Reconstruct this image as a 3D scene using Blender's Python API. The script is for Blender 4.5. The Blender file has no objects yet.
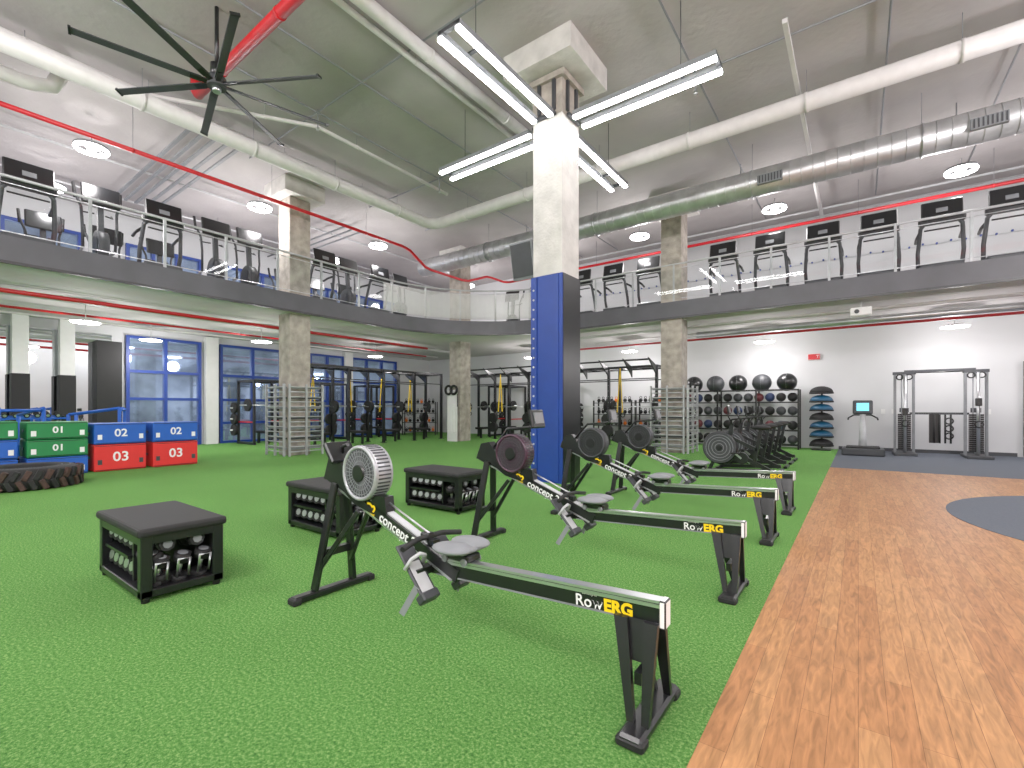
import bpy, bmesh, math, random
from mathutils import Vector, Matrix
random.seed(4)
V=Vector
sc=bpy.context.scene
try:
    sc.view_settings.view_transform='Standard'
    sc.view_settings.look='None'
    sc.view_settings.gamma=1.14
except Exception as e: print(e)

# ---------------- materials ----------------
def srgb(c):
    return tuple(((x/255)/12.92 if x/255<=0.04045 else ((x/255+0.055)/1.055)**2.4) for x in c)
def mat(name,c,rough=.5,metal=0,var=.12,scale=6,bump=0,bscale=60,spec=None,coat=0,em=0):
    m=bpy.data.materials.new(name); m.use_nodes=True
    nt=m.node_tree; n=nt.nodes; L=nt.links; b=n['Principled BSDF']
    c=srgb(c)
    tc=n.new('ShaderNodeTexCoord'); nz=n.new('ShaderNodeTexNoise'); nz.inputs['Scale'].default_value=scale; nz.inputs['Detail'].default_value=6
    L.new(tc.outputs['Object'],nz.inputs['Vector'])
    cr=n.new('ShaderNodeValToRGB')
    cr.color_ramp.elements[0].position=.3; cr.color_ramp.elements[1].position=.7
    cr.color_ramp.elements[0].color=(*[x*(1-var) for x in c],1)
    cr.color_ramp.elements[1].color=(*[min(1,x*(1+var)) for x in c],1)
    L.new(nz.outputs['Fac'],cr.inputs['Fac']); L.new(cr.outputs['Color'],b.inputs['Base Color'])
    b.inputs['Roughness'].default_value=rough; b.inputs['Metallic'].default_value=metal
    if coat: b.inputs['Coat Weight'].default_value=coat
    if em: L.new(cr.outputs['Color'],b.inputs['Emission Color']); b.inputs['Emission Strength'].default_value=em
    if spec is not None: b.inputs['Specular IOR Level'].default_value=spec
    if bump:
        n2=n.new('ShaderNodeTexNoise'); n2.inputs['Scale'].default_value=bscale; L.new(tc.outputs['Object'],n2.inputs['Vector'])
        bp=n.new('ShaderNodeBump'); bp.inputs['Strength'].default_value=bump; bp.inputs['Distance'].default_value=.02
        L.new(n2.outputs['Fac'],bp.inputs['Height']); L.new(bp.outputs['Normal'],b.inputs['Normal'])
    return m
def emis(name,c,s):
    m=bpy.data.materials.new(name); m.use_nodes=True; b=m.node_tree.nodes['Principled BSDF']
    b.inputs['Base Color'].default_value=(*c,1); b.inputs['Emission Color'].default_value=(*c,1); b.inputs['Emission Strength'].default_value=s
    return m
BLACK=mat('black_powdercoat',(19,20,22),.3)
BLACKM=mat('black_rubber',(16,16,17),.7)
DGREY=mat('dark_grey',(52,54,58),.5)
GREY=mat('mid_grey',(122,125,129),.5)
LGREY=mat('light_grey',(186,188,191),.45)
BARG=mat('grey_bar_metal',(172,174,176),.4,.3)
SILVER=mat('silver_metal',(200,202,205),.28,.9,.05)
GALV=mat('galvanised_metal',(194,195,196),.34,.75,.2,3)
WHITE=mat('white_paint',(226,226,225),.6,0,.03)
PIPEW=mat('pipe_white',(208,205,204),.5,0,.06)
RED=mat('red_pipe_paint',(192,16,28),.4,0,.08)
BLUE=mat('blue_paint',(18,56,142),.45,0,.06)
BLUE2=mat('blue_foam',(10,84,184),.55,0,.05)
REDF=mat('red_foam',(222,36,34),.55,0,.05)
GREENF=mat('green_foam',(10,122,60),.55,0,.05)
YEL=mat('yellow',(245,205,10),.5,0,.03)
WTXT=mat('white_text',(240,240,240),.5,0,.01)
CONC=mat('raw_concrete',(164,156,146),.85,0,.3,5,.5,25)
CONCW=mat('painted_concrete',(200,197,193),.75,0,.14,4,.4,20)
WALLM=mat('wall_paint_white',(205,206,208),.8,0,.03,1)
CEILM=mat('ceiling_paint',(166,161,161),.85,0,.14,.6,.4,8)
SOFF=mat('soffit_paint',(194,189,188),.85,0,.08,.7)
FASC=mat('fascia_charcoal',(68,68,74),.4,0,.15,2)
PURP=mat('maroon_housing',(58,30,48),.3,0,.15)
BROWN=mat('worn_rubber_brown',(66,44,38),.8,0,.5,8)
ORNG=mat('orange',(225,110,30),.5)
TEALD=mat('teal_dome',(20,78,112),.45)
FLY=mat('flywheel_silver',(172,173,178),.35,.4,.06)
GLOW=emis('led_glow',(1,.98,.96),22)
STRIP=emis('led_strip_glow',(1,.98,.98),26)
SCRB=emis('screen_blue',(.15,.6,.75),1.2)
MIRR=mat('mirror_glass',(215,220,222),.02,1,.0)
WGL=mat('window_glass_glow',(140,160,190),.05,.8,.45,.9,em=.18)  # opaque panes; weak emission in the material stands in for daylight
m=bpy.data.materials.new('clear_panel_glass'); m.use_nodes=True; nt=m.node_tree; nt.nodes.clear()
o=nt.nodes.new('ShaderNodeOutputMaterial'); mx=nt.nodes.new('ShaderNodeMixShader'); t=nt.nodes.new('ShaderNodeBsdfTransparent'); g=nt.nodes.new('ShaderNodeBsdfGlossy')
t.inputs['Color'].default_value=(.97,.98,.98,1); g.inputs['Roughness'].default_value=.02; mx.inputs['Fac'].default_value=.02
nt.links.new(t.outputs[0],mx.inputs[1]); nt.links.new(g.outputs[0],mx.inputs[2]); nt.links.new(mx.outputs[0],o.inputs[0]); CLEAR=m

# turf
def turf():
    m=bpy.data.materials.new('turf_green'); m.use_nodes=True; nt=m.node_tree; n=nt.nodes; L=nt.links; b=n['Principled BSDF']
    tc=n.new('ShaderNodeTexCoord')
    a=n.new('ShaderNodeTexNoise'); a.inputs['Scale'].default_value=70; a.inputs['Detail'].default_value=8; a.inputs['Roughness'].default_value=.85
    L.new(tc.outputs['Object'],a.inputs['Vector'])
    cr=n.new('ShaderNodeValToRGB'); e=cr.color_ramp.elements
    e[0].position=.36; e[0].color=(*srgb((42,88,34)),1); e[1].position=.65; e[1].color=(*srgb((176,208,130)),1)
    k=e.new(.5); k.color=(*srgb((90,154,66)),1)
    L.new(a.outputs['Fac'],cr.inputs['Fac'])
    w=n.new('ShaderNodeTexNoise'); w.inputs['Scale'].default_value=.7; L.new(tc.outputs['Object'],w.inputs['Vector'])
    mr=n.new('ShaderNodeMapRange'); mr.inputs['To Min'].default_value=.86; mr.inputs['To Max'].default_value=1.14; L.new(w.outputs['Fac'],mr.inputs['Value'])
    mx=n.new('ShaderNodeVectorMath'); mx.operation='SCALE'; L.new(cr.outputs['Color'],mx.inputs[0]); L.new(mr.outputs[0],mx.inputs['Scale'])
    L.new(mx.outputs[0],b.inputs['Base Color'])
    b.inputs['Roughness'].default_value=.95; b.inputs['Specular IOR Level'].default_value=.15
    bp=n.new('ShaderNodeBump'); bp.inputs['Strength'].default_value=1.0; bp.inputs['Distance'].default_value=.02; L.new(a.outputs['Fac'],bp.inputs['Height']); L.new(bp.outputs['Normal'],b.inputs['Normal'])
    return m
TURF=turf()
def wood():
    m=bpy.data.materials.new('wood_plank_floor'); m.use_nodes=True; nt=m.node_tree; n=nt.nodes; L=nt.links; b=n['Principled BSDF']
    tc=n.new('ShaderNodeTexCoord'); mp=n.new('ShaderNodeMapping'); mp.inputs['Rotation'].default_value=(0,0,math.pi/2); L.new(tc.outputs['Object'],mp.inputs['Vector'])
    br=n.new('ShaderNodeTexBrick'); br.inputs['Scale'].default_value=1; br.inputs['Brick Width'].default_value=.95; br.inputs['Row Height'].default_value=.1
    br.inputs['Mortar Size'].default_value=.0012; br.inputs['Color1'].default_value=(*srgb((180,130,84)),1); br.inputs['Color2'].default_value=(*srgb((164,112,70)),1); br.inputs['Mortar'].default_value=(*srgb((122,80,50)),1)
    L.new(mp.outputs[0],br.inputs['Vector'])
    m2=n.new('ShaderNodeMapping'); m2.inputs['Scale'].default_value=(16,2.2,1); L.new(tc.outputs['Object'],m2.inputs['Vector'])
    nz=n.new('ShaderNodeTexNoise'); nz.inputs['Scale'].default_value=2.2; nz.inputs['Detail'].default_value=9; nz.inputs['Distortion'].default_value=1.2; L.new(m2.outputs[0],nz.inputs['Vector'])
    mr=n.new('ShaderNodeMapRange'); mr.inputs['From Min'].default_value=.3; mr.inputs['From Max'].default_value=.7; mr.inputs['To Min'].default_value=.62; mr.inputs['To Max'].default_value=1.2; L.new(nz.outputs['Fac'],mr.inputs['Value'])
    s=n.new('ShaderNodeVectorMath'); s.operation='SCALE'; L.new(br.outputs['Color'],s.inputs[0]); L.new(mr.outputs[0],s.inputs['Scale']); L.new(s.outputs[0],b.inputs['Base Color'])
    b.inputs['Roughness'].default_value=.5; b.inputs['Specular IOR Level'].default_value=.25
    return m
WOOD=wood()
RUB=mat('rubber_floor',(80,87,98),.8,0,.15,60)

# ---------------- mesh builder ----------------
class B:
    def __init__(s): s.bm=bmesh.new(); s.mats=[]
    def mi(s,m):
        if m not in s.mats: s.mats.append(m)
        return s.mats.index(m)
    def box(s,c,size,m,rot=None,bev=0,seg=1):
        hx,hy,hz=[x/2 for x in size]; c=V(c)
        vs=[]
        for x in(-hx,hx):
            for y in(-hy,hy):
                for z in(-hz,hz):
                    p=V((x,y,z))
                    if rot is not None: p=rot@p
                    vs.append(s.bm.verts.new(p+c))
        i=s.mi(m); fs=[]
        for q in((0,1,3,2),(4,6,7,5),(0,4,5,1),(2,3,7,6),(0,2,6,4),(1,5,7,3)):
            f=s.bm.faces.new([vs[k] for k in q]); f.material_index=i; fs.append(f)
        if bev:
            es=list({e for f in fs for e in f.edges})
            r=bmesh.ops.bevel(s.bm,geom=es,offset=bev,segments=seg,affect='EDGES',profile=.5)
            for f in r['faces']: f.material_index=i
        return s
    def bar(s,p0,p1,w,h,m,bev=0):
        p0=V(p0);p1=V(p1);d=p1-p0; x=d.normalized(); up=V((0,0,1))
        if abs(x.dot(up))>.98: up=V((1,0,0))
        y=up.cross(x).normalized(); z=x.cross(y)
        R=Matrix((x,y,z)).transposed()
        return s.box((p0+p1)/2,(d.length,w,h),m,R,bev)
    def tube(s,pts,r,m,seg=8,closed=False,caps=True):
        pts=[V(p) for p in pts]; n=len(pts); rs=r if isinstance(r,(list,tuple)) else [r]*n
        i=s.mi(m); rings=[]; u=None
        for k in range(n):
            if closed: t=(pts[(k+1)%n]-pts[k-1]).normalized()
            elif k==0: t=(pts[1]-pts[0]).normalized()
            elif k==n-1: t=(pts[-1]-pts[-2]).normalized()
            else: t=((pts[k+1]-pts[k]).normalized()+(pts[k]-pts[k-1]).normalized()).normalized()
            if u is None:
                a=V((0,0,1)) if abs(t.z)<.9 else V((1,0,0)); u=t.cross(a).normalized()
            else: u=(u-t*u.dot(t)).normalized()
            w=t.cross(u)
            rings.append([s.bm.verts.new(pts[k]+(u*math.cos(2*math.pi*j/seg)+w*math.sin(2*math.pi*j/seg))*rs[k]) for j in range(seg)])
        rng=range(n) if closed else range(n-1)
        for k in rng:
            a=rings[k]; b=rings[(k+1)%n]
            for j in range(seg):
                f=s.bm.faces.new((a[j],a[(j+1)%seg],b[(j+1)%seg],b[j])); f.material_index=i; f.smooth=True
        if caps and not closed:
            f=s.bm.faces.new(rings[0][::-1]); f.material_index=i
            f=s.bm.faces.new(rings[-1]); f.material_index=i
        return s
    def cyl(s,p0,p1,r,m,seg=20,r2=None): return s.tube([p0,p1],[r,r if r2 is None else r2],m,seg)
    def torus(s,c,R,r,m,axis='Z',n=32,seg=8):
        c=V(c);pts=[]
        for k in range(n):
            a=2*math.pi*k/n; x,y=R*math.cos(a),R*math.sin(a)
            pts.append(c+(V((x,y,0)) if axis=='Z' else V((x,0,y)) if axis=='Y' else V((0,x,y))))
        return s.tube(pts,r,m,seg,closed=True)
    def sph(s,c,r,m,sc=(1,1,1),seg=20,ring=12,half=False):
        r0=bmesh.ops.create_uvsphere(s.bm,u_segments=seg,v_segments=ring,radius=r)
        i=s.mi(m); c=V(c)
        for v in r0['verts']:
            if half and v.co.z<0: v.co.z=0
            v.co=V((v.co.x*sc[0],v.co.y*sc[1],v.co.z*sc[2]))+c
        for f in {f for v in r0['verts'] for f in v.link_faces}: f.material_index=i; f.smooth=True
        return s
    def prism(s,pts,lo,hi,m,plane='XZ'):
        def P(a,b,c): return V((a,c,b)) if plane=='XZ' else V((a,b,c)) if plane=='XY' else V((c,a,b))
        i=s.mi(m); A=[s.bm.verts.new(P(a,b,lo)) for a,b in pts]; Bv=[s.bm.verts.new(P(a,b,hi)) for a,b in pts]
        n=len(pts)
        fs=[s.bm.faces.new(A[::-1]),s.bm.faces.new(Bv)]
        for k in range(n): fs.append(s.bm.faces.new((A[k],A[(k+1)%n],Bv[(k+1)%n],Bv[k])))
        for f in fs: f.material_index=i
        bmesh.ops.recalc_face_normals(s.bm,faces=fs)
        return s
    def text(s,txt,size,M,m,ext=.0015,align='CENTER',bold=0.0):
        cu=bpy.data.curves.new('t','FONT'); cu.body=txt; cu.size=size; cu.extrude=ext; cu.align_x=align; cu.align_y='CENTER'; cu.offset=bold; cu.resolution_u=3
        ob=bpy.data.objects.new('t',cu); sc.collection.objects.link(ob)
        dg=bpy.context.evaluated_depsgraph_get(); me=bpy.data.meshes.new_from_object(ob.evaluated_get(dg))
        me.transform(M); i=s.mi(m); nb=len(s.bm.faces); s.bm.from_mesh(me); s.bm.faces.ensure_lookup_table()
        for f in s.bm.faces[nb:]: f.material_index=i
        bpy.data.objects.remove(ob); bpy.data.curves.remove(cu); bpy.data.meshes.remove(me)
        return s
    def mesh(s,name):
        me=bpy.data.meshes.new(name); s.bm.to_mesh(me); s.bm.free()
        for m in s.mats: me.materials.append(m)
        return me
    def obj(s,name,loc=(0,0,0),rz=0): return place(s.mesh(name),name,loc,rz)
def place(me,name,loc=(0,0,0),rz=0,scale=1):
    o=bpy.data.objects.new(name,me); sc.collection.objects.link(o); o.location=loc; o.rotation_euler=(0,0,rz); o.scale=(scale,)*3
    return o
def TX(loc,face='-Y'):
    if face=='-Y': R=Matrix.Rotation(math.pi/2,4,'X')
    elif face=='+X': R=Matrix.Rotation(math.pi/2,4,'Z')@Matrix.Rotation(math.pi/2,4,'X')
    return Matrix.Translation(V(loc))@R

# ---------------- camera ----------------
cam=bpy.data.cameras.new('camera'); co=bpy.data.objects.new('camera',cam); sc.collection.objects.link(co)
co.location=(0,0,1.3); co.rotation_euler=(math.radians(90),0,math.radians(36.5)); cam.sensor_width=36; cam.lens=36*468/1024; cam.shift_y=24/1024
cam.clip_start=.05; sc.camera=co

# ---------------- room shell ----------------
XL,XR,YB,YF=-19,7,18,-5; CZ=7.5
def slab(name,x0,x1,y0,y1,z0,z1,m): return B().box(((x0+x1)/2,(y0+y1)/2,(z0+z1)/2),(x1-x0,y1-y0,z1-z0),m).obj(name)
slab('floor',XL,XR,YF,YB,-.25,-.05,RUB)
slab('floor_turf',XL,-.5,YF,YB,-.05,0,TURF)
slab('floor_wood',-.5,XR,YF,12.4,-.05,0,WOOD)
slab('floor_rubber',-.5,XR,12.4,YB,-.05,0,RUB)
pts=[(3.4+2.5*math.cos(a*math.pi/32),8+2.5*math.sin(a*math.pi/32)) for a in range(64)]
B().prism(pts,0,.004,RUB,'XY').obj('floor_rubber_inlay')
slab('ceiling',XL-.2,XR+.2,YF-.2,YB+.2,CZ,CZ+.2,CEILM)
slab('wall_left',XL-.2,XL,YF-.2,YB+.2,-.25,CZ,WALLM)
slab('wall_back',XL,XR,YB,YB+.2,-.25,CZ,WALLM)
slab('wall_right',XR,XR+.2,YF-.2,YB+.2,-.25,CZ,WALLM)
slab('wall_front',XL,XR,YF-.2,YF,-.25,CZ,WALLM)
slab('baseboard_back',-.5,3.4,YB-.02,YB,0,.1,DGREY)

# mezzanine
X0,Y0,R=-12.2,13.65,4.0
def edge(off):
    P=[(X0-off,YF)]; cx,cy=X0+R,Y0-R
    ns=20
    for k in range(ns+1):
        a=math.pi-(math.pi/2)*k/ns
        P.append((cx+(R+off)*math.cos(a),cy+(R+off)*math.sin(a)))
    P.append((XR,Y0+off)); return P
zb,zt=3.88,4.38
B().prism(edge(.04)+[(XR,YB),(XL,YB),(XL,YF)],zb+.02,zt-.02,SOFF,'XY').obj('floor_mezzanine')
def strip(b,path_o,path_i,z0,z1,m):
    i=b.mi(m); n=len(path_o)
    rows=[];fs=[]
    for (a,c) in zip(path_o,path_i):
        rows.append([b.bm.verts.new((a[0],a[1],z0)),b.bm.verts.new((a[0],a[1],z1)),b.bm.verts.new((c[0],c[1],z1)),b.bm.verts.new((c[0],c[1],z0))])
    for k in range(n-1):
        for j in range(4):
            f=b.bm.faces.new((rows[k][j],rows[k+1][j],rows[k+1][(j+1)%4],rows[k][(j+1)%4])); f.material_index=i; fs.append(f)
    bmesh.ops.recalc_face_normals(b.bm,faces=fs)
b=B(); strip(b,edge(0),edge(.04),zb,zt,FASC); strip(b,edge(-.02),edge(0),zb,zb+.05,BLACK); b.obj('trim_mezzanine_fascia')
def densify(P,step):
    out=[];acc=0
    for a,c in zip(P[:-1],P[1:]):
        a=V((*a,0));c=V((*c,0));L=(c-a).length; t=(step-acc) if out else 0
        while t<=L:
            out.append(a+(c-a)*(t/L)); t+=step
        acc=L-(t-step)
    return out
P=edge(.12)
rp=densify(P,1.25)
b=B()
for p in rp: b.box((p.x,p.y,zt-.02+.55),(.05,.05,1.1),BARG)
b.tube([(x,y,zt+1.1) for x,y in P],.028,BARG,8)
for k in range(2): b.tube([(x,y,zt+(.1,.98)[k]) for x,y in P],.01,SILVER,6)
Pg=edge(.07); Pi=edge(.08); strip(b,Pg[:2],Pi[:2],zt+.1,zt+.95,CLEAR); strip(b,Pg[-2:],Pi[-2:],zt+.1,zt+.95,CLEAR)
arc=edge(.07)[1:-1]
for z in [zt+.1+.035*k for k in range(25)]: b.tube([(x,y,z) for x,y in arc],.0085,WHITE,4)
for p in densify(arc,.045): b.cyl((p.x,p.y,zt+.08),(p.x,p.y,zt+.98),.0085,WHITE,4)
b.obj('mezzanine_railing')

# columns
def column(name,cx,cy,main=False):
    b=B()
    a=.6
    if main:
        b.box((cx,cy,(3.62+6.38)/2),(a,a,6.38-3.62),CONCW,bev=.01)
        b.box((cx,cy,(6.38+7.1)/2),(a,a,.72),CONC)
        b.box((cx,cy,1.81),(a-.04,a-.04,3.62),CONC)
        b.box((cx,cy-.29,1.81),(a+.02,.04,3.62),BLUE)
        b.box((cx+.3,cy+.01,1.81),(.04,a,3.62),BLACK)
        b.box((cx-.3,cy,1.81),(.03,a,3.62),BLUE); b.box((cx,cy+.3,1.81),(a,.03,3.62),BLACK)
        b.box((cx-.26,cy-.32,1.81),(.12,.03,3.6),BLUE)
        b.box((cx+.2,cy-.315,1.81),(.08,.02,3.6),BLUE)
        for z in [0.15+.17*k for k in range(20)]:
            b.cyl((cx-.26,cy-.345,z),(cx-.26,cy-.33,z),.018,LGREY,8)
        for s in(-1,1):
            b.box((cx+s*.15,cy-.32,6.75),(.06,.05,.6),DGREY); b.box((cx+.32,cy+s*.15,6.75),(.05,.06,.6),DGREY)
        b.box((cx,cy,7.02),(.74,.74,.1),CONC)
    else:
        b.box((cx,cy,3.55),(a,a,7.1),CONC,bev=.015)
    b.box((cx,cy,7.3),(1.35 if main else 1.15,1.35 if main else 1.15,.4),CONCW)
    return b.obj(name)
CX,CY=-4.37,7.24
column('concrete_column',CX,CY,True)
cols=[(-12.75,6.95),(-12.75,13.75),(-4.4,14.05)]
for c in cols: column('concrete_column',*c)

# cross light
b=B(); Zl=6.3
for dx,dy in((1,0),(-1,0),(0,1),(0,-1)):
    for s in(-.165,.165):
        p0=V((CX+dx*.45+(-dy)*s,CY+dy*.45+dx*s,Zl)); p1=V((CX+dx*2.75+(-dy)*s,CY+dy*2.75+dx*s,Zl))
        b.bar(p0+V((0,0,.03)),p1+V((0,0,.03)),.1,.08,GREY)
        b.bar(p0-V((0,0,.02)),p1-V((0,0,.02)),.08,.05,STRIP)
    for t in(.36,2.72):
        c=V((CX+dx*t,CY+dy*t,Zl+.06)); b.box(c,(.06 if dx else .4,.06 if dy else .4,.05),DGREY)
    c=V((CX+dx*2.2,CY+dy*2.2,Zl)); b.cyl(c+V((0,0,.06)),(c.x,c.y,CZ),.006,DGREY,6)
    b.box(c+V((0,0,.085)),(.05 if dx else .33,.05 if dy else .33,.03),DGREY)
b.obj('linear_cross_chandelier')

b=B(); b.box((0,0,0),(.5,.12,.68),GREY,Matrix.Rotation(.2,3,'X'),.01); b.box((0,-.065,-.012),(.44,.02,.6),DGREY,Matrix.Rotation(.2,3,'X')); b.bar((.05,.05,0),(.34,.05,0),.06,.06,BLACK)
b.obj('wall_mounted_speaker',(-5.02,7.15,4.05))

# ---------- pipes ----------
def hang(b,p,r=.005): b.cyl(p,(p[0],p[1],CZ-.002),r,GREY,6)
def pipe(name,pts,r,m,hangers=1.9,rings=True):
    b=B(); b.tube(pts,r,m,20)
    for a,c in zip(pts[:-1],pts[1:]):
        a=V(a);c=V(c);L=(c-a).length
        if L<1.5: continue
        k=int(L/hangers)
        for j in range(k):
            q=a+(c-a)*((j+.5)/k); hang(b,(q.x,q.y,q.z+r))
            if rings:
                d=(c-a).normalized()*.025; b.cyl(q-d,q+d,r*1.07,m,20)
    return b.obj(name)
def arcpts(c,r,a0,a1,z,n=8): return [(c[0]+r*math.cos(a0+(a1-a0)*k/n),c[1]+r*math.sin(a0+(a1-a0)*k/n),z) for k in range(n+1)]
pipe('ceiling_drain_pipe',[(-10.5,-4,6.9)]+arcpts((-10.1,9.7),.4,math.pi,math.pi/2,6.9)+[(6.5,10.1,6.9)],.16,PIPEW)
pipe('sprinkler_main_pipe',[(-9.9,3.5,7.4),(-9.9,3.5,7.2),(-9.8,3.5,7.1),(6,3.5,7.1)],.09,RED)
pipe('sprinkler_pipe',[(-12.0,-4,6.6),(-12.0,10.2,6.6),(-12,10.5,6.55),(-12,11.2,6.16),(-12,11.5,6.12),(-12,13.0,6.12),(-12,13.4,6.16),(-12,14.5,6.57),(-12,14.8,6.6)]+arcpts((-11.7,15.5),.3,math.pi,math.pi/2,6.6)+[(6.5,15.8,6.6)],.045,RED,2.6)
pipe('soffit_sprinkler_pipe',[(-13.3,-4,3.58),(-13.3,12.5,3.58)],.045,RED,50)
pipe('soffit_sprinkler_pipe',[(-15.5,-4,3.6),(-15.5,14.5,3.6)],.03,RED,50)
pipe('soffit_sprinkler_pipe',[(-9,15.3,3.45),(6.5,15.3,3.45)],.035,RED,50)
pipe('ceiling_water_pipe',[(-5.9,-4,7.33),(-5.9,8.8,7.33)],.11,PIPEW)
pipe('ceiling_water_pipe',[(-6.25,-4,7.38),(-6.25,8.8,7.38)],.05,PIPEW)
pipe('ceiling_water_pipe',[(-11.3,-4,7.2),(-11.3,2.2,7.2),(-9.2,5.5,7.25),(-9.2,9.4,7.25)],.04,PIPEW)
pipe('ceiling_water_pipe',[(-11.0,-4,7.32),(-11.0,9,7.32)],.06,PIPEW)
pipe('ceiling_drain_pipe',[(-11.5,-3,6.9),(-11.5,1.5,6.9),(-11.4,1.8,6.95),(-11.4,2.0,7.4)],.12,PIPEW)
# spiral duct
b=B(); b.cyl((-13.2,12.2,6.55),(6.5,12.2,6.55),.3,GALV,28)
x=-13.1
while x<6.4:
    b.torus((x,12.2,6.55),.302,.008,GALV,'X',28,4); x+=.22
for x in (-10,-6,-2,1,4.5): 
    b.torus((x,12.2,6.55),.312,.016,SILVER,'X',28,6); hang(b,(x,12.2,6.86))
for x in(-7.2,-1.6,1.9): b.box((x,11.92,6.48),(.5,.1,.2),GREY); [b.box((x-.2+.06*k,11.865,6.48),(.02,.02,.16),DGREY) for k in range(8)]
b.obj('spiral_air_duct')
b=B()
for k in range(5): b.box((-14.0,3.9+.24*k,7.2),(5.4,.07,.04),GREY)
for k in range(3): b.tube([(-18.5,9+.3*k,7.2),(-13.4,9+.3*k,7.2)],.03,GREY,8)
for k in range(4): b.tube([(-18.5,-.5+.2*k,7.2),(-11.8,-.5+.2*k,7.2)],.03,GREY,8)
for x in(-18,-17,-14.6): b.tube([(x,-4,7.3),(x,17,7.3)],.03,LGREY,8)
for y in(16.6,17.3): b.tube([(-12,y,7.2),(6.5,y,7.2)],.03,LGREY,8)
for x in(-9,-7.5,-2.4,.4,2.2): b.tube([(x,-4,7.42),(x,17,7.42)],.018,GREY,6)
for y in(5.4,8.9,11.2): b.tube([(-12,y,7.43),(6.5,y,7.43)],.018,GREY,6)
for x in(-9,-2.4,1.6):
    for y in(5.4,8.9,13): b.cyl((x,y,7.1),(x,y,7.49),.012,GREY,6); b.cyl((x,y,7.05),(x,y,7.1),.03,SILVER,8)
b.obj('ceiling_conduits')
b=B()
for x in(-14.3,-14.5,-16.3,-17.4): b.tube([(x,-4,3.74),(x,16,3.74)],.03,PIPEW,8)
for y in(14.55,14.7,16.1): b.tube([(-8,y,3.75),(6.5,y,3.75)],.03,PIPEW,8)
b.cyl((-4.0,15.0,3.55),(6.5,15.0,3.55),.09,GALV,16); b.cyl((-14.85,-4,3.6),(-14.85,1.5,3.6),.11,GALV,16)
b.obj('soffit_conduits')
b=B(); b.bar((-.9,8.2,7.2),(-.9,13,7.2),.07,.07,PIPEW); b.cyl((-.9,13,7.1),(-.9,17.5,7.2),.05,PIPEW,10); b.obj('ceiling_brace_pipe')

# fan
b=B()
b.cyl((0,0,-.05),(0,0,.1),.13,DGREY,24); b.cyl((0,0,.1),(0,0,.3),.09,BLACK,20); b.cyl((0,0,.3),(0,0,1.19),.03,BLACK,10); b.cyl((0,0,-.12),(0,0,-.05),.06,SILVER,16)
for k in range(8):
    a=math.radians(30.5+45*k); d=V((math.cos(a),math.sin(a),0)); Rz=Matrix.Rotation(a,3,'Z')@Matrix.Rotation(.25,3,'X')
    b.box(d*.93,(1.46,.11,.016),DGREY,Rz,.004); b.box(d*.22,(.26,.07,.03),BLACK,Rz); b.box(d*1.66,(.03,.12,.035),BLACK,Rz)
b.obj('ceiling_fan',(-7.97,3.1,6.3))

# pendants
LC=(1,.955,.96)
def ringlamp():
    b=B(); b.torus((0,0,0),.26,.035,GLOW,'Z',32,8); b.torus((0,0,.05),.27,.03,GREY,'Z',32,6)
    b.cyl((0,0,.03),(0,0,.1),.1,LGREY,20); b.sph((0,0,.02),.08,GLOW)
    for k in range(3):
        a=k*2.094; b.cyl((0,0,.07),(.26*math.cos(a),.26*math.sin(a),.05),.012,GREY,6)
    b.cyl((0,0,.1),(0,0,.3),.01,GREY,6); return b.mesh('fill_ring_lamp')
RL=ringlamp()
def disclamp():
    b=B(); b.cyl((0,0,.04),(0,0,.1),.3,WHITE,28,.12); b.cyl((0,0,.02),(0,0,.04),.27,GLOW,28); b.cyl((0,0,.1),(0,0,.5),.01,WHITE,6); return b.mesh('bay_lamp')
DL=disclamp()
def plight(p,w,r=.2):
    l=bpy.data.lights.new('lamp_light','POINT'); l.energy=w; l.shadow_soft_size=r; l.color=LC; o=bpy.data.objects.new('lamp_light',l); sc.collection.objects.link(o); o.location=p; return o
def lamp(me,nm,p,w,drop):
    o=place(me,nm,p); l=plight((0,0,-drop),w); l.parent=o
UP=[(1.9,14.8),(-1.85,14.6),(-5.6,14.4),(5.4,14.8),(-9.3,15.3),(-13.0,2.66),(-13.0,9.99),(-13.1,6.16),(-13,-1),(-16,2.5),(-15.6,6.1),(-15.6,10),(-14,15.6)]
for p in UP: lamp(RL,'fill_ring_lamp',(p[0],p[1],6.75),95,.55)
LOW=[(2.0,16.5),(-2.4,16.7),(-6.8,16.5),(5.5,16.5),(-15.2,3.0),(-15.2,7.2),(-15.8,12),(-11,16.2),(-15.2,-1.5),(-17.6,5)]
for p in LOW: lamp(DL,'bay_lamp',(p[0],p[1],3.36),82,.35)
for p in [(-8,-1.5),(-3.5,-2.5),(1,-2),(5,-1),(5,4),(5,9.2),(-.8,-3.8)]: lamp(RL,'fill_ring_lamp',(p[0],p[1],6.3),410,.5)  # extra lamps out of view, added to brighten the open hall

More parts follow.
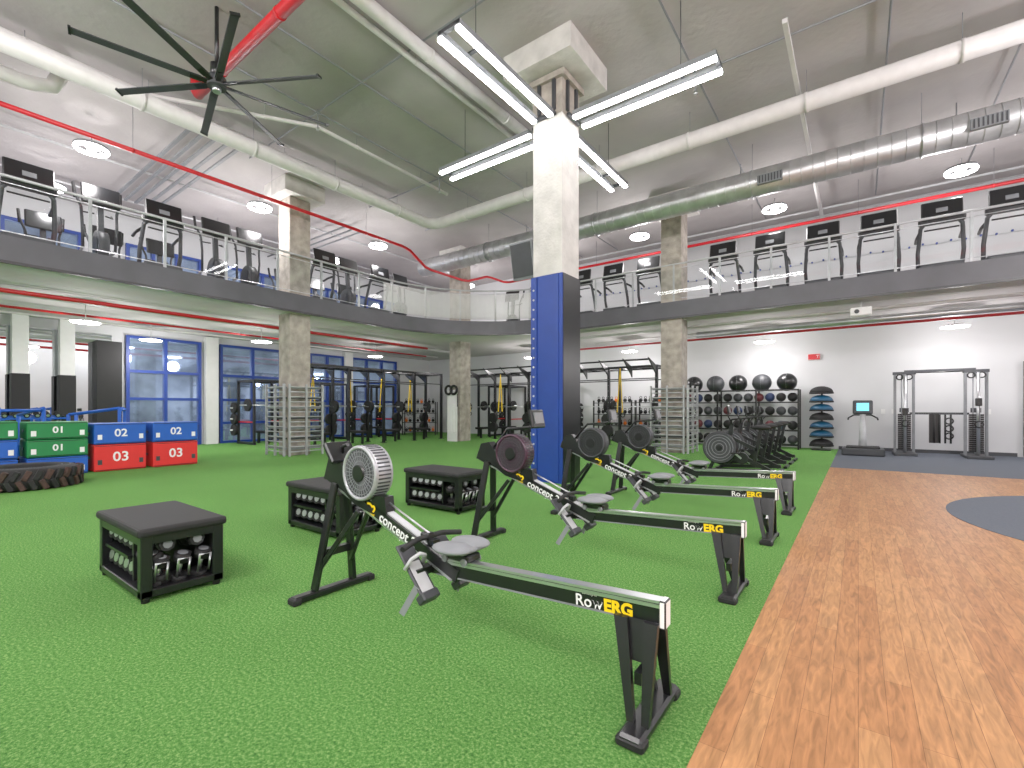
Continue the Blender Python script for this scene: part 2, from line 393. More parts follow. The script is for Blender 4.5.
# ---------- rowing machine ----------
def rower(housing,monup):
    b=B()
    b.box((0,0,.03),(.07,.62,.045),BLACK,bev=.01)
    for s in(-1,1): b.box((0,s*.29,.022),(.085,.06,.044),BLACKM,bev=.008)
    for s in(-1,1):
        b.bar((0,s*.15,.05),(.08,s*.045,.78),.03,.065,BLACK,.006)
        b.bar((.02,s*.12,.2),(.34,s*.04,.62),.022,.035,BLACK,.004)
    b.box((.02,0,.3),(.05,.24,.05),BLACK)
    b.bar((-.06,0,.84),(1.22,0,.37),.07,.085,BLACK,.006)
    b.bar((-.02,0,.872),(1.16,0,.439),.05,.012,LGREY)
    for s in(-1,1): b.bar((.1,s*.036,.745),(1.18,s*.036,.345),.006,.012,SILVER)
    a=math.atan2(.47,1.28)
    M=Matrix.Translation(V((.72,-.0375,.553)))@Matrix.Rotation(a,4,'Y')@Matrix.Rotation(math.pi/2,4,'X')
    b.text('concept 2',.088,M,WTXT,.001,'CENTER',.001)
    M=Matrix.Translation(V((.46,-.0375,.65)))@Matrix.Rotation(a,4,'Y')@Matrix.Rotation(math.pi/2,4,'X')
    b.text('C2',.085,M,YEL,.001,'CENTER',.003)
    c=V((.38,0,.875)); Rf=.18; dark=DGREY if housing is not DGREY else BLACK
    b.cyl(c+V((0,-.055,0)),c+V((0,.055,0)),Rf,housing,36); b.torus(c+V((0,-.06,0)),Rf-.012,.013,housing,'Y',36,8); b.torus(c+V((0,.06,0)),Rf-.012,.013,housing,'Y',36,8)
    b.cyl(c+V((0,-.061,0)),c+V((0,-.055,0)),Rf-.02,dark,36)
    for rr in(.08,.11,.14): b.torus(c+V((0,-.062,0)),rr,.003,GREY if housing is FLY else housing,'Y',32,4)
    for k in range(32):
        t=k*math.pi/16; b.bar(c+V((.05*math.cos(t),-.064,.05*math.sin(t))),c+V((Rf*.92*math.cos(t),-.064,Rf*.92*math.sin(t))),.004,.0045,GREY if housing is FLY else housing)
    b.cyl(c+V((0,-.08,0)),c+V((0,.08,0)),.055,BLACK,20)
    for k in range(44):
        t=k*math.pi/22
        b.box(c+V((Rf*math.cos(t),0,Rf*math.sin(t))),(.006,.095,.01),DGREY,Matrix.Rotation(-t,3,'Y'))
    b.prism([(-.06,.80),(.1,.78),(.3,.66),(.5,.62),(.2,.86),(.1,.97),(0,.95)],-.045,.045,BLACK)
    b.prism([(.45,.68),(.62,.62),(.60,.74),(.5,.74)],-.035,.035,BLACK)
    if monup:
        b.tube([(.12,0,.9),(.3,0,1.1),(.55,0,1.12),(.62,0,1.14)],.014,BLACK,8); b.box((.63,0,1.2),(.035,.21,.17),BLACK,Matrix.Rotation(-.2,3,'Y'),.01); b.box((.652,0,1.21),(.01,.14,.1),GREY,Matrix.Rotation(-.2,3,'Y'))
    else:
        b.tube([(.1,0,.9),(.1,0,1.03),(.16,0,1.05)],.014,BLACK,8); b.box((.08,0,.99),(.17,.21,.04),BLACK,Matrix.Rotation(.9,3,'Y'),.01)
    b.cyl((.55,0,.72),(.98,0,.56),.006,SILVER,6)
    b.tube([(1.0,-.23,.53),(.97,-.1,.55),(.97,.1,.55),(1.0,.23,.53)],.016,BLACKM,10); b.box((.95,0,.55),(.07,.06,.04),BLACK,bev=.008)
    b.box((1.0,0,.475),(.05,.05,.12),BLACK)
    for s in(-1,1):
        Rr=Matrix.Rotation(math.radians(48),3,'Y')
        b.box((1.0,s*.135,.40),(.32,.115,.018),DGREY,Rr,.006)
        b.box((1.03,s*.135,.36),(.2,.1,.03),LGREY,Rr,.01)
        b.box((1.1,s*.135,.27),(.05,.12,.07),DGREY,Rr,.008)
        b.tube([(.985,s*.135-.065,.41),(1.02,s*.135-.05,.47),(1.03,s*.135,.49),(1.02,s*.135+.05,.47),(.985,s*.135+.065,.41)],.012,LGREY,6)
        b.bar((1.07,s*.19,.33),(.98,s*.22,.17),.006,.035,GREY)
    b.box((1.0,0,.38),(.06,.3,.04),BLACK)
    b.bar((.98,0,.39),(2.36,0,.457),.05,.09,BLACK,.005)
    b.bar((1.05,0,.445),(2.34,0,.506),.056,.012,SILVER)
    for s in(-1,1): b.bar((1.05,s*.029,.43),(2.34,s*.029,.49),.006,.014,SILVER); b.bar((1.05,s*.026,.353),(2.34,s*.026,.415),.004,.008,GREY)
    b.box((2.35,0,.457),(.03,.065,.115),BLACK,bev=.006)
    a2=-math.atan2(.067,1.38)
    M=Matrix.Translation(V((2.1,-.0265,.433)))@Matrix.Rotation(a2,4,'Y')@Matrix.Rotation(math.pi/2,4,'X')
    b.text('Row',.073,M@Matrix.Translation((-.015,0,0)),WTXT,.001,'RIGHT',.0005)
    b.text('ERG',.073,M@Matrix.Translation((-.01,0,0)),YEL,.001,'LEFT',.003)
    M2=Matrix.Translation(V((2.02,-.0265,.468)))@Matrix.Rotation(a2,4,'Y')@Matrix.Rotation(math.pi/2,4,'X'); b.text('concept2',.02,M2,WTXT,.001)
    b.box((1.22,0,.485),(.19,.11,.04),BLACK,bev=.008); 
    for s in(-1,1):
        b.sph((1.22,s*.075,.54),.1,GREY,(1.25,.9,.28)); b.cyl((1.15,s*.05,.47),(1.15,s*.065,.47),.02,GREY,10); b.cyl((1.29,s*.05,.47),(1.29,s*.065,.47),.02,GREY,10)
    b.box((1.22,0,.53),(.2,.2,.03),GREY,bev=.012)
    for s in(-1,1):
        for (t0,t1,u0,u1) in ((2.15,2.21,2.245,2.275),(2.28,2.34,2.305,2.335)):
            vs=[(t0,s*.03,.42),(t1,s*.03,.42),(u1,s*.12,.05),(u0,s*.12,.05)]
            i=b.mi(BLACK); A=[b.bm.verts.new(v) for v in vs]; C=[b.bm.verts.new((v[0],v[1]+s*.025,v[2])) for v in vs]
            fs=[b.bm.faces.new(A),b.bm.faces.new(C[::-1])]+[b.bm.faces.new((A[k],C[k],C[(k+1)%4],A[(k+1)%4])) for k in range(4)]
            for f in fs: f.material_index=i
            bmesh.ops.recalc_face_normals(b.bm,faces=fs)
        vs=[(2.16,s*.035,.42),(2.33,s*.035,.42),(2.325,s*.07,.26),(2.21,s*.07,.26)]
        A=[b.bm.verts.new(v) for v in vs]; f=b.bm.faces.new(A); f.material_index=b.mi(BLACK)
    b.box((2.27,0,.2),(.03,.18,.05),BLACK)
    b.box((2.29,0,.03),(.1,.46,.045),BLACK,bev=.012)
    for s in(-1,1): b.box((2.29,s*.2,.02),(.115,.07,.04),BLACKM,bev=.01)
    return b.mesh('rowing_machine')
r1=rower(FLY,False); r2=rower(PURP,True); r3=rower(DGREY,True)
for me,y in((r1,1.92),(r2,3.57),(r3,5.2),(r3,6.75)): place(me,'rowing_machine',(-2.99,y,0))

# ---------- dumbbell storage bench ----------
def dumbbell(b,c,d,L=.26,r=.055,hm=SILVER):
    c=V(c); d=V(d).normalized()
    b.cyl(c-d*L*.25,c+d*L*.25,.016,hm,8)
    for s in(-1,1):
        b.cyl(c+d*s*L*.22,c+d*s*L*.5,r,BLACKM,8); b.cyl(c+d*s*L*.5,c+d*s*(L*.5+.004),r*.6,SILVER if r>.055 else GREY,8)
def bench():
    b=B(); W,D,H=.97,.5,.5
    b.box((W/2,D/2,H-.03),(W+.04,D+.04,.06),BLACKM,bev=.02,seg=2)
    b.box((W/2,D/2,.06),(W,D,.05),BLACK,bev=.005)
    for x in(.035,W-.035):
        for y in(.035,D-.035): b.box((x,y,.25),(.07,.07,.44),BLACK,bev=.006); b.cyl((x,y,0),(x,y,.05),.025,BLACKM,10)
    b.box((W*.5,D-.02,.25),(W-.1,.02,.4),BLACK); b.box((.02,D/2,.25),(.02,D-.1,.4),BLACK)
    b.box((W*.68,D/2,.26),(.02,D-.08,.38),BLACK); b.box((W/2,.012,.415),(W-.1,.02,.06),BLACK); b.box((W-.012,D/2,.415),(.02,D-.1,.05),BLACK)
    b.box((W*.33,.2,.245),(W*.62,.36,.02),BLACK)
    for k in range(5):
        x=.12+.118*k
        dumbbell(b,(x,.17,.33),(.12,-1,.25),.25,.058); dumbbell(b,(x,.17,.15),(.1,-1,.2),.25,.058)
    for k in range(2):
        x=W*.68+.08+.13*k; dumbbell(b,(x,.12,.2),(.1,-.3,1),.22,.06)
    for y in(.12,.25,.38): 
        dumbbell(b,(W-.09,y,.17),(.25,.1,1),.22,.055); b.tube([(W-.04,y-.035,.12),(W+.0,y-.035,.25),(W+.0,y+.035,.25),(W-.04,y+.035,.12)],.009,SILVER,8)
    for y in(.15,.33): dumbbell(b,(W-.13,y,.35),(1,.1,.15),.2,.05)
    return b.mesh('dumbbell_storage_bench')
bm_=bench()
for p in((-4.76,1.02),(-5.02,2.66),(-4.87,4.18)): place(bm_,'dumbbell_storage_bench',(*p,0))

# ---------- plyo boxes ----------
def plyo(m,h,t,w=.86,d=.76):
    b=B(); b.box((0,0,h/2),(d,w,h-.012),m,bev=.02,seg=2)
    for z in(.03,h-.03):
        b.box((d/2-.004,0,z),(.012,w-.03,.012),BLACK)
    M=TX((d/2+.001,0,h*.52),'+X'); b.text(t,h*.5,M,WTXT,.002,'CENTER',.004)
    for s in(-1,1): b.box((d/2,s*(w/2-.09),h*.35),(.01,.07,.1),WTXT if m!=REDF else DGREY); b.box((0,s*(w/2),h*.5),(.14,.01,.05),BLACK)
    return b.mesh('plyo_box')
G=plyo(GREENF,.34,'01'); Bl=plyo(BLUE2,.44,'02'); Rd=plyo(REDF,.55,'03'); Bs=plyo(BLUE2,.36,'02')
xc=-12.75
for y,st in((2.05,[(Bs,.36),(G,.34),(G,.34)]),(3.0,[(Rd,.55),(Bl,.44)]),(3.98,[(Rd,.55),(Bl,.44)]),(1.08,[(Bs,.36),(Bs,.36),(G,.34)])):
    z=0
    for me,h in st: place(me,'plyo_box',(xc,y,z)); z+=h
# tyre
b=B()
prof=[(.34,.05),(.42,.0),(.6,.0),(.68,.05),(.7,.17),(.68,.29),(.6,.34),(.42,.34),(.34,.29),(.37,.17)]
n=48;rings=[]
for k in range(n):
    a=2*math.pi*k/n; rings.append([b.bm.verts.new((r*math.cos(a),r*math.sin(a),z)) for r,z in prof])
i0=b.mi(BLACKM)
for k in range(n):
    for j in range(len(prof)):
        q=len(prof); f=b.bm.faces.new((rings[k][j],rings[(k+1)%n][j],rings[(k+1)%n][(j+1)%q],rings[k][(j+1)%q])); f.smooth=True; f.material_index=i0
for k in range(34):
    a=2*math.pi*k/34
    for z,s,o2 in((.095,.45,0),(.245,-.45,.09)):
        Rz=Matrix.Rotation(a+o2,3,'Z')@Matrix.Rotation(s,3,'X'); b.box((.695*math.cos(a+o2),.695*math.sin(a+o2),z),(.06,.07,.16),BROWN if k%2 else BLACKM,Rz,.008)
for rr in(.45,.55): b.torus((0,0,.34),rr,.012,DGREY,'Z',48,6)
b.obj('tractor_tyre',(-11.05,1.42,0))
def sled():
    b=B()
    for s in(-1,1):
        b.bar((-.6,s*.35,.05),(.6,s*.35,.05),.08,.08,BLUE2); b.cyl((.45,s*.35,.08),(.45,s*.35,1.3),.035,BLUE2,10); b.cyl((-.45,s*.35,.08),(-.45,s*.35,1.15),.035,BLUE2,10); b.cyl((-.45,s*.35,.55),(.45,s*.35,.1),.03,BLUE2,10); b.cyl((-.45,s*.35,1.15),(.45,s*.35,1.3),.03,BLUE2,10)
    for x in(-.5,0,.5): b.bar((x,-.35,.07),(x,.35,.07),.06,.05,BLUE2)
    b.cyl((0,0,.1),(0,0,.5),.03,SILVER,10)
    for k in range(3): b.cyl((0,0,.1+.06*k),(0,0,.15+.06*k),.22,BLACKM,24)
    b.cyl((.45,-.35,1.25),(.45,.35,1.25),.03,BLUE2,10); return b.mesh('push_sled')
sl=sled()
for p in((-14.2,1.6,.3),(-14.6,3.1,1.2),(-14.4,.3,.8)): place(sl,'push_sled',(p[0],p[1],0),p[2])
b=B()
for y in(-1.4,0,1.4):
    b.bar((-.25,y,.02),(.3,y,.02),.08,.04,BLACK); b.bar((-.2,y,.04),(0,y,1.1),.07,.07,BLACK)
for k,z in enumerate((.35,.7,1.05)):
    x=.12-.1*k
    b.box((x,0,z),(.3,2.9,.03),BLUE2,Matrix.Rotation(.25,3,'Y'))
    for j in range(14): dumbbell(b,(x+.01,-1.3+.2*j,z+.08),(1,0,-.25),.28,.06)
b.obj('dumbbell_rack',(-17.6,1.6,0))

# ---------- windows / mirror / wall left ----------
def window(name,y0,y1,z0,z1,nv,hz):
    b=B(); x=XL+.04
    b.box((XL+.02,(y0+y1)/2,(z0+z1)/2),(.03,y1-y0,z1-z0),WGL)
    w=.09
    for k in range(nv+1):
        y=y0+(y1-y0)*k/nv; b.box((x+.04,y,(z0+z1)/2),(.12,w,z1-z0),BLUE)
    for z in [z0+w/2]+hz+[z1-w/2]: b.box((x+.04,(y0+y1)/2,z),(.11,y1-y0,w),BLUE)
    b.obj(name)
i=1
for (y0,y1,nv) in((4.75,6.8,2),(7.5,9.75,2),(10.2,12.6,3),(13,15.6,3)):
    window('window_%d'%i,y0,y1,.0,3.65,nv,[.75,1.6,2.5]); i+=1
for (y0,y1,nv) in((-3,-.2,3),(.4,3.6,4),(4.75,6.8,3),(7.5,9.75,3),(10.2,12.6,3),(13,15.6,3)):
    window('window_%d'%i,y0,y1,4.4,6.6,nv,[5.6]); i+=1
b=B()
for k in range(4):
    y0=-3.2+1.9*k; b.box((XL+.025,y0+.93,1.85),(.03,1.86,3.5),MIRR)
    b.box((XL+.04,y0,1.85),(.06,.05,3.6),SILVER)
b.obj('wall_mirror')
b=B(); b.box((0,0,1.7),(.5,.6,3.3),BLACKM); b.obj('black_wall_pad',(-18.7,4.2,0))
for y in(2.3,3.25): 
    b=B(); b.box((0,0,1.94),(.3,.32,3.87),WHITE); b.box((0,0,1.5),(.34,.36,1.5),BLACKM); b.obj('padded_pillar',(-18.6,y,0))
for y in(7.15,9.97,12.8): slab('wall_left_pier',XL,XL+.25,y-.2,y+.2,0,3.85,WHITE)

# ---------- column racks ----------
def wallbars(w,h,nr,mz=BARG):
    b=B()
    for s in(-1,0,1): b.box((s*w/2,0,h/2),(.04,.06,h),mz)
    for k in range(nr): z=.12+(h-.2)*k/(nr-1); b.cyl((-w/2,0,z),(w/2,0,z),.016,mz,8)
    for k in range(nr//2): z=.2+(h-.3)*k/(nr/2-1); b.box((w*.0,.07,z),(w*.92,.07,.05),DGREY if k%2 else GREY)
    return b.mesh('wall_bars')
wb=wallbars(.95,1.95,14)
c=cols[0]; place(wb,'wall_bars',(c[0]+.52,c[1]+.05,0),math.pi/2); place(wb,'wall_bars',(c[0]-.1,c[1]-.5,0),0)
c=cols[2]; place(wb,'wall_bars',(c[0]-.05,c[1]-.5,0),0); place(wb,'wall_bars',(c[0]+.52,c[1]+.05,0),math.pi/2)
b=B(); b.box((0,0,1.6),(.5,.05,.5),BLACK); b.box((0,-.08,.9),(.3,.12,1.1),WHITE); b.torus((-.13,-.1,2.0),.16,.05,BLACKM,'Y'); b.torus((.15,-.1,2.0),.16,.05,BLACKM,'Y'); b.box((0,-.02,1.0),(.5,.05,2.0),WHITE)
b.obj('resistance_band_rack',(cols[1][0],cols[1][1]-.42,0))

# ---------- rigs ----------
def rig(L,n,H=2.75,D=.95):
    b=B()
    for k in range(n):
        x=L*k/(n-1)
        for y in(0,D):
            b.box((x,y,H/2),(.085,.085,H),BLACK); b.box((x,y,.01),(.16,.16,.02),BLACK)
        b.box((x,D/2,H-.04),(.07,D,.08),BLACK)
        for z in [.3+.2*j for j in range(11)]: b.box((x,-.045,z),(.02,.01,.02),GREY)
    for k in range(2*n-1):
        x=L*k/(2*n-2)
        b.prism([(-.8,H+.18),(0,H-.05),(0,H-.4),(-.1,H-.3)],x-.02,x+.02,BLACK,'YZ')
    for y in(0,D):
        b.box((L/2,y,H-.04),(L,.06,.08),BLACK); b.box((L/2,y,H-.45),(L,.035,.035),BLACK)
    b.cyl((0,-.75,H+.12),(L,-.75,H+.12),.03,BLACK,8)
    for k in range(int(L/.5)): b.cyl((.25+.5*k,0,H-.06),(.25+.5*k,D,H-.06),.016,BLACK,6)
    for k in range(n-1):
        x=L*(k+.35)/(n-1)
        for s in(-.1,.1): b.bar((x,-.4,H-.1),(x+s,-.42,1.15),.05,.014,YEL); b.torus((x+s,-.42,1.06),.07,.018,BLACKM,'Y',12,5)
    for k in range(n-1):
        x=L*(k+.5)/(n-1)
        if L/(n-1)>1.3:
            b.cyl((x-.9,.1,1.35),(x+.9,.1,1.35),.014,SILVER,8)
            for s in(-1,1): b.cyl((x+s*.7,.1,1.35),(x+s*.76,.1,1.35),.22,BLACKM,20)
            b.box((x,.35,.43),(.28,1.0,.09),BLACKM,bev=.02); b.box((x,.1,.2),(.07,.07,.4),BLACK); b.box((x,.7,.2),(.07,.07,.4),BLACK)
            for zz in(.5,.9): b.cyl((L*k/(n-1),-.04,zz),(L*k/(n-1),-.2,zz),.2,BLACKM,20)
    return b
rig(8.6,6).obj('training_rig',(-14.0,15.4,0))
rig(6.0,5).obj('training_rig',(-15.2,14.2,0),-math.pi/2)

def power_rack():
    b=B()
    for x in(-.6,.6):
        for y in(-.6,.6): b.box((x,y,1.15),(.075,.075,2.3),BLACK)
        b.box((x,0,.05),(.08,1.3,.08),BLACK); b.box((x,0,2.27),(.07,1.2,.07),BLACK); b.box((x,0,.8),(.05,1.2,.05),RED)
        for z in(.5,.9,1.3): b.cyl((x,.6,z),(x+(.28 if x>0 else -.28),.6,z),.025,SILVER,10); b.cyl((x+(.1 if x>0 else -.1),.6,z),(x+(.2 if x>0 else -.2),.6,z),.2,BLACKM,20)
    for y in(-.6,.6): b.box((0,y,2.27),(1.2,.07,.07),BLACK)
    b.cyl((-1.1,-.66,1.4),(1.1,-.66,1.4),.015,SILVER,8)
    for s in(-1,1): b.cyl((s*.8,-.66,1.4),(s*.88,-.66,1.4),.22,BLACKM,20)
    b.box((0,0,.42),(.28,1.1,.08),BLACKM,bev=.02); b.box((0,.35,.2),(.08,.08,.4),BLACK); b.box((0,-.35,.2),(.08,.08,.4),BLACK)
    return b.mesh('power_rack')
pr=power_rack()
for y in(8.4,10.9,13.3): place(pr,'power_rack',(-17.6,y,0),math.pi/2)
for x in(-13,-10.3): place(pr,'squat_rack',(x,17.2,0),0)

def shelfrack(items,name,L=1.6,H=1.6,n=4):
    b=B()
    for x in(-L/2,L/2):
        for y in(-.22,.22): b.box((x,y,H/2),(.05,.05,H),BLACK)
    for k in range(n):
        z=.15+(H-.25)*k/(n-1); b.box((0,0,z),(L,.48,.03),BLACK)
        m=int(L/.2)
        for j in range(m):
            x=-L/2+.15+(L-.3)*j/(m-1); mm=items[(j+k)%len(items)]; b.sph((x,-.05,z+.1),.075,mm,seg=12,ring=8); b.torus((x,-.05,z+.2),.045,.012,mm,'Y',12,5)
    return b.mesh(name)
kb=shelfrack([BLACKM,ORNG,BLACKM,BLACKM,BLACKM,DGREY],'kettlebell_rack')
place(kb,'kettlebell_rack',(-17.1,15.6,0),.6); place(kb,'kettlebell_rack',(-7.8,17.4,0)); place(kb,'kettlebell_rack',(-6.05,17.4,0))

# ---------- medicine ball rack ----------
b=B(); L=3.55
for x in(0,L/3,2*L/3,L):
    for y in(-.28,.28): b.box((x,y,.95),(.05,.05,1.9),BLACK)
MED=[BLACKM,DGREY,BLACKM,mat('maroon_ball',(96,36,44),.6),BLACKM,mat('navy_ball',(30,46,84),.6),DGREY]
for k,z in enumerate((.12,.58,1.04,1.48)):
    for y in(-.2,.2): b.bar((0,y,z),(L,y,z),.04,.04,BLACK)
    n=11
    for j in range(n):
        b.sph((.18+(L-.36)*j/(n-1),-.02,z+.17),.145,MED[(j*2+k)%7],seg=16,ring=10)
for y in(-.2,.2): b.bar((0,y,1.88),(L,y,1.88),.04,.04,BLACK)
for j in range(5): b.sph((.34+(L-.68)*j/4,0,2.13),.29,DGREY if j%2 else BLACK,seg=24,ring=16); b.torus((.34+(L-.68)*j/4,0,2.13),.285,.008,GREY,'X',24,4)
b.obj('medicine_ball_rack',(-5.05,17.3,0))
b=B(); b.cyl((0,.2,0),(0,.2,1.95),.03,BLACK,10); b.box((0,0,.02),(.5,.5,.04),BLACK)
for k in range(7):
    z=.12+.27*k; b.sph((0,0,z+.05),.31,TEALD if k%3 else BLACKM,(1,1,.6),half=True); b.cyl((0,0,z),(0,0,z+.05),.32,BLACKM,28)
b.obj('balance_dome_stack',(-.92,17.35,0))

# ---------- exercise bikes ----------
def airbike():
    b=B()
    b.box((0,0,.03),(.07,.55,.05),BLACK,bev=.01); b.box((1.15,0,.03),(.07,.5,.05),BLACK,bev=.01)
    b.bar((0,0,.06),(1.15,0,.12),.07,.07,BLACK); 
    b.cyl((.2,-.07,.52),(.2,.07,.52),.3,DGREY,36); b.torus((.2,0,.52),.3,.03,BLACK,'Y',36,8)
    for rr in(.08,.14,.2,.25): b.torus((.2,-.07,.52),rr,.006,GREY,'Y',28,4)
    b.cyl((.2,-.1,.52),(.2,.1,.52),.05,BLACK,16)
    b.bar((0,0,.08),(.2,0,.5),.06,.06,BLACK); b.bar((.2,0,.5),(.62,0,.35),.06,.09,BLACK); b.bar((.62,0,.35),(1.12,0,.1),.06,.07,BLACK)
    b.bar((.35,0,.55),(.42,0,1.0),.05,.07,BLACK); b.bar((.8,0,.2),(.92,0,.88),.05,.06,BLACK); b.bar((.42,0,.72),(.86,0,.5),.05,.06,BLACK)
    b.cyl((.6,-.06,.33),(.6,.06,.33),.11,BLACK,20)
    for s in(-1,1): b.bar((.6,s*.09,.33),(.6+s*.12,s*.09,.33-s*.1),.02,.03,SILVER); b.box((.6+s*.12,s*.15,.33-s*.1),(.1,.09,.025),BLACKM)
    b.sph((.93,0,.93),.14,BLACKM,(1.15,.8,.35)); b.sph((.83,0,.93),.07,BLACKM,(1.4,.6,.4))
    b.tube([(.62,-.24,1.1),(.46,-.22,1.08),(.42,-.1,1.0),(.42,.1,1.0),(.46,.22,1.08),(.62,.24,1.1)],.017,BLACKM,8)
    b.tube([(.42,0,1.0),(.34,0,1.15),(.36,0,1.22)],.015,BLACK,8); b.box((.36,0,1.27),(.035,.2,.16),BLACK,Matrix.Rotation(-.2,3,'Y'),.008)
    return b.mesh('exercise_bike')
ab=airbike()
for y in(9.9,10.8,11.7,12.6,13.4): place(ab,'exercise_bike',(-2.4,y,0))

# ---------- vibration platform ----------
b=B(); b.box((0,0,.1),(.95,.85,.2),DGREY,bev=.04,seg=2); b.box((0,0,.22),(.75,.65,.04),BLACKM,bev=.01)
b.tube([(0,.35,.15),(0,.38,.6),(0,.36,1.15)],[.11,.08,.07],LGREY,14); b.box((0,.34,1.32),(.46,.1,.4),DGREY,Matrix.Rotation(-.15,3,'X'),.04,2); b.box((0,.28,1.33),(.28,.02,.22),SCRB,Matrix.Rotation(-.15,3,'X'))
b.tube([(-.33,.0,.98),(-.33,.25,1.02),(-.2,.36,1.1),(.2,.36,1.1),(.33,.25,1.02),(.33,0,.98)],.02,BLACK,8)
b.obj('vibration_plate_machine',(.1,16.2,0))
# ---------- functional trainer ----------
b=B(); H=2.3
for s in(-1,1):
    x=s*.72
    b.box((x,.2,.04),(.5,1.0,.07),DGREY,bev=.01)
    for dx in(-.2,.2): b.box((x+dx,.3,H/2),(.06,.08,H),GREY,bev=.008)
    b.box((x,.3,H-.03),(.5,.1,.08),DGREY)
    for k in range(18): b.box((x,.26,.18+.055*k),(.28,.12,.048),BLACK)
    b.box((x,.3,1.24),(.2,.05,.12),DGREY)
    for dx in(-.06,.06): b.cyl((x+dx,.26,.2),(x+dx,.26,H-.1),.014,GREY,6)
    b.cyl((x,-.02,.1),(x,-.02,H-.1),.035,SILVER,12); b.box((x,-.05,1.2 if s<0 else 1.45),(.12,.14,.2),BLACK,bev=.01)
    b.cyl((x,-.12,1.2 if s<0 else 1.45),(x,-.12,.95),.008,BLACK,6); b.torus((x,-.12,.88),.08,.018,BLACK,'Y',12,6)
    b.bar((x,-.02,.12),(x,.3,.12),.05,.05,GREY); b.bar((x,-.02,H-.1),(x,.3,H-.1),.05,.05,GREY)
    b.torus((x,.1,H-.16),.08,.025,BLACK,'X',16,6); b.torus((x-.1,.22,H-.14),.07,.02,BLACK,'Y',16,6); b.torus((x+.1,.22,H-.14),.07,.02,BLACK,'Y',16,6)
b.bar((-.72,.3,H+.02),(.72,.3,H+.02),.06,.06,DGREY)
b.tube([(-.5,.3,H-.02),(-.35,.05,H-.04),(.35,.05,H-.04),(.5,.3,H-.02)],.016,BLACK,8)
b.bar((-.6,.35,1.15),(.6,.35,1.15),.04,.06,DGREY); b.box((-.1,.3,.75),(.2,.08,.8),BLACK)
for k in range(4): b.cyl((-.1+.11*k,.22,.35),(-.1+.11*k,.22,1.12),.022,BLACKM,8)
for k in range(3): b.torus((.2,.24,.55+.2*k),.08,.02,BLACKM,'Y',14,6)
b.obj('cable_crossover_machine',(1.75,16.75,0))

# ---------- door, sign, projector ----------
b=B(); b.box((4.12,YB-.03,1.25),(1.1,.05,2.5),DGREY); b.box((4.12,YB-.06,1.22),(.94,.03,2.36),GREY); b.box((3.74,YB-.1,1.05),(.03,.06,.2),SILVER)
for x in(3.56,4.65): b.box((x,YB-.05,1.27),(.1,.09,2.54),BLACK)
b.obj('door_1')
b=B(); b.box((0,0,0),(.34,.06,.2),WHITE,bev=.01); b.text('EXIT',.13,TX((0,-.032,0)),RED,.002,'CENTER',.0); b.obj('exit_sign',(-1.15,YB-.04,2.95))
b=B(); b.box((0,0,0),(.42,.36,.2),WHITE,bev=.02); b.cyl((-.08,-.18,0),(-.08,-.21,0),.05,DGREY,16); b.cyl((0,0,.08),(0,0,.26),.02,WHITE,8); b.obj('ceiling_projector',(.05,14.15,3.62))
b=B()
for k in range(50):
    x=-9+.3*k; b.box((x,YB-.05,6.0+.03*(k%2)),(.045,.08,.05),BLUE,bev=.01)
b.bar((-9.2,YB-.02,6.0),(6.3,YB-.02,6.0),.02,.02,LGREY); b.obj('wall_hook_rail')
b=B()
for x in(.6,.85,2.85): b.box((x,YB-.02,1.2),(.1,.03,.14),WHITE)
b.obj('wall_switch_plates')

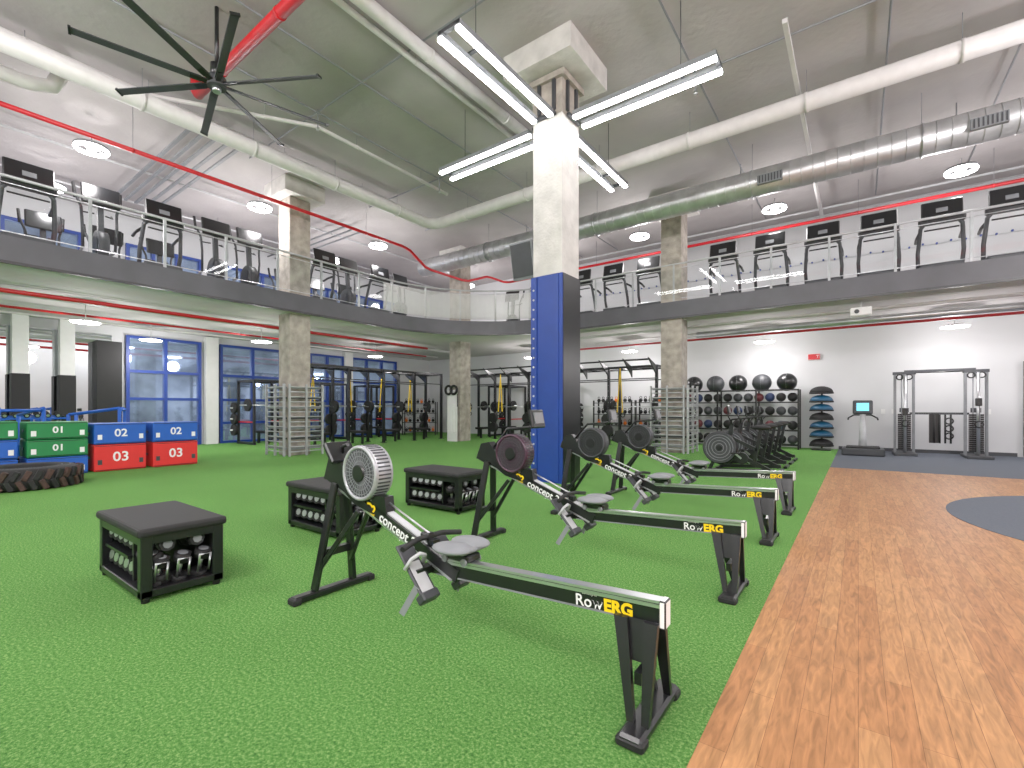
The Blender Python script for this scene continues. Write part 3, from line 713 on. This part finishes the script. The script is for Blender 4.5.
# ---------- treadmills (mezz) ----------
def treadmill():
    b=B()
    b.box((0,.95,.14),(.78,1.8,.12),DGREY,bev=.02); b.box((0,1.0,.205),(.5,1.65,.015),BLACKM); b.box((0,.15,.2),(.76,.4,.2),DGREY,bev=.04,seg=2)
    for s in(-1,1):
        b.tube([(s*.38,.35,.15),(s*.4,.2,.6),(s*.36,.05,1.15),(s*.28,0,1.25)],.042,DGREY,10)
        b.tube([(s*.38,.08,1.05),(s*.4,.45,1.05),(s*.4,.7,1.0)],.034,BLACK,8)
        b.box((s*.33,.95,.21),(.1,1.75,.02),LGREY)
        for y in(.2,1.7): b.box((s*.33,y,.04),(.08,.1,.08),BLACKM)
    b.box((0,.0,1.27),(.82,.14,.16),BLACK,bev=.03); b.box((0,-.02,1.5),(.72,.07,.46),BLACK,Matrix.Rotation(-.2,3,'X'),.02); b.box((0,-.062,1.49),(.2,.01,.1),GREY,Matrix.Rotation(-.2,3,'X'))
    b.cyl((-.3,.02,1.08),(.3,.02,1.08),.02,BLACK,8)
    return b.mesh('treadmill')
tm=treadmill(); ZM=zt-.02
for x in(3.85,2.66,1.54,.4,-.74,-1.95,-3.15,-5.37,-6.55,-7.75): place(tm,'treadmill',(x,14.55,ZM))
def elliptical():
    b=B()
    b.box((0,.9,.05),(.12,1.9,.08),DGREY); 
    for y in(0,1.8): b.box((0,y,.04),(.6,.1,.08),BLACK,bev=.01)
    b.cyl((-.09,.25,.45),(.09,.25,.45),.32,DGREY,32); b.cyl((-.1,.25,.45),(.1,.25,.45),.2,BLACK,28)
    b.bar((0,.2,.3),(0,.3,1.4),.1,.1,DGREY); b.box((0,.22,1.53),(.66,.07,.44),BLACK,Matrix.Rotation(-.2,3,'X'),.02)
    for s in(-1,1):
        b.tube([(s*.27,.35,.4),(s*.29,.3,.9),(s*.3,.35,1.25),(s*.38,.45,1.55)],.028,DGREY,8); b.cyl((s*.38,.44,1.45),(s*.4,.5,1.78),.032,BLACKM,8)
        b.bar((s*.27,.35,.42),(s*.2,1.7,.22+s*.06),.04,.05,GREY); b.box((s*.22,1.05,.34+s*.05),(.16,.38,.04),BLACKM,bev=.01)
        b.tube([(s*.1,.3,1.15),(s*.25,.45,1.18),(s*.25,.55,1.25)],.018,BLACK,8)
    return b.mesh('elliptical_trainer')
el=elliptical()
for k,y in enumerate((-.6,.6,1.74,2.86,3.95,5.13,8.05,9.0,10.1)):
    if k%2==0: place(tm,'treadmill',(-13.05,y,ZM),math.pi/2)
    else: place(el,'elliptical_trainer',(-13.0,y,ZM),math.pi/2)
for y in(1.2,2.4,3.6,4.8,8.4,9.6,10.8): place(el,'elliptical_trainer',(-15.9,y,ZM),math.pi/2)
place(el,'elliptical_trainer',(-13.0,5.95,ZM),math.pi/2); place(el,'elliptical_trainer',(-13.1,11.2,ZM),math.pi/2)
for x in(-11.4,-10.2,-9.0): place(el,'elliptical_trainer',(x,15.2,ZM),0)
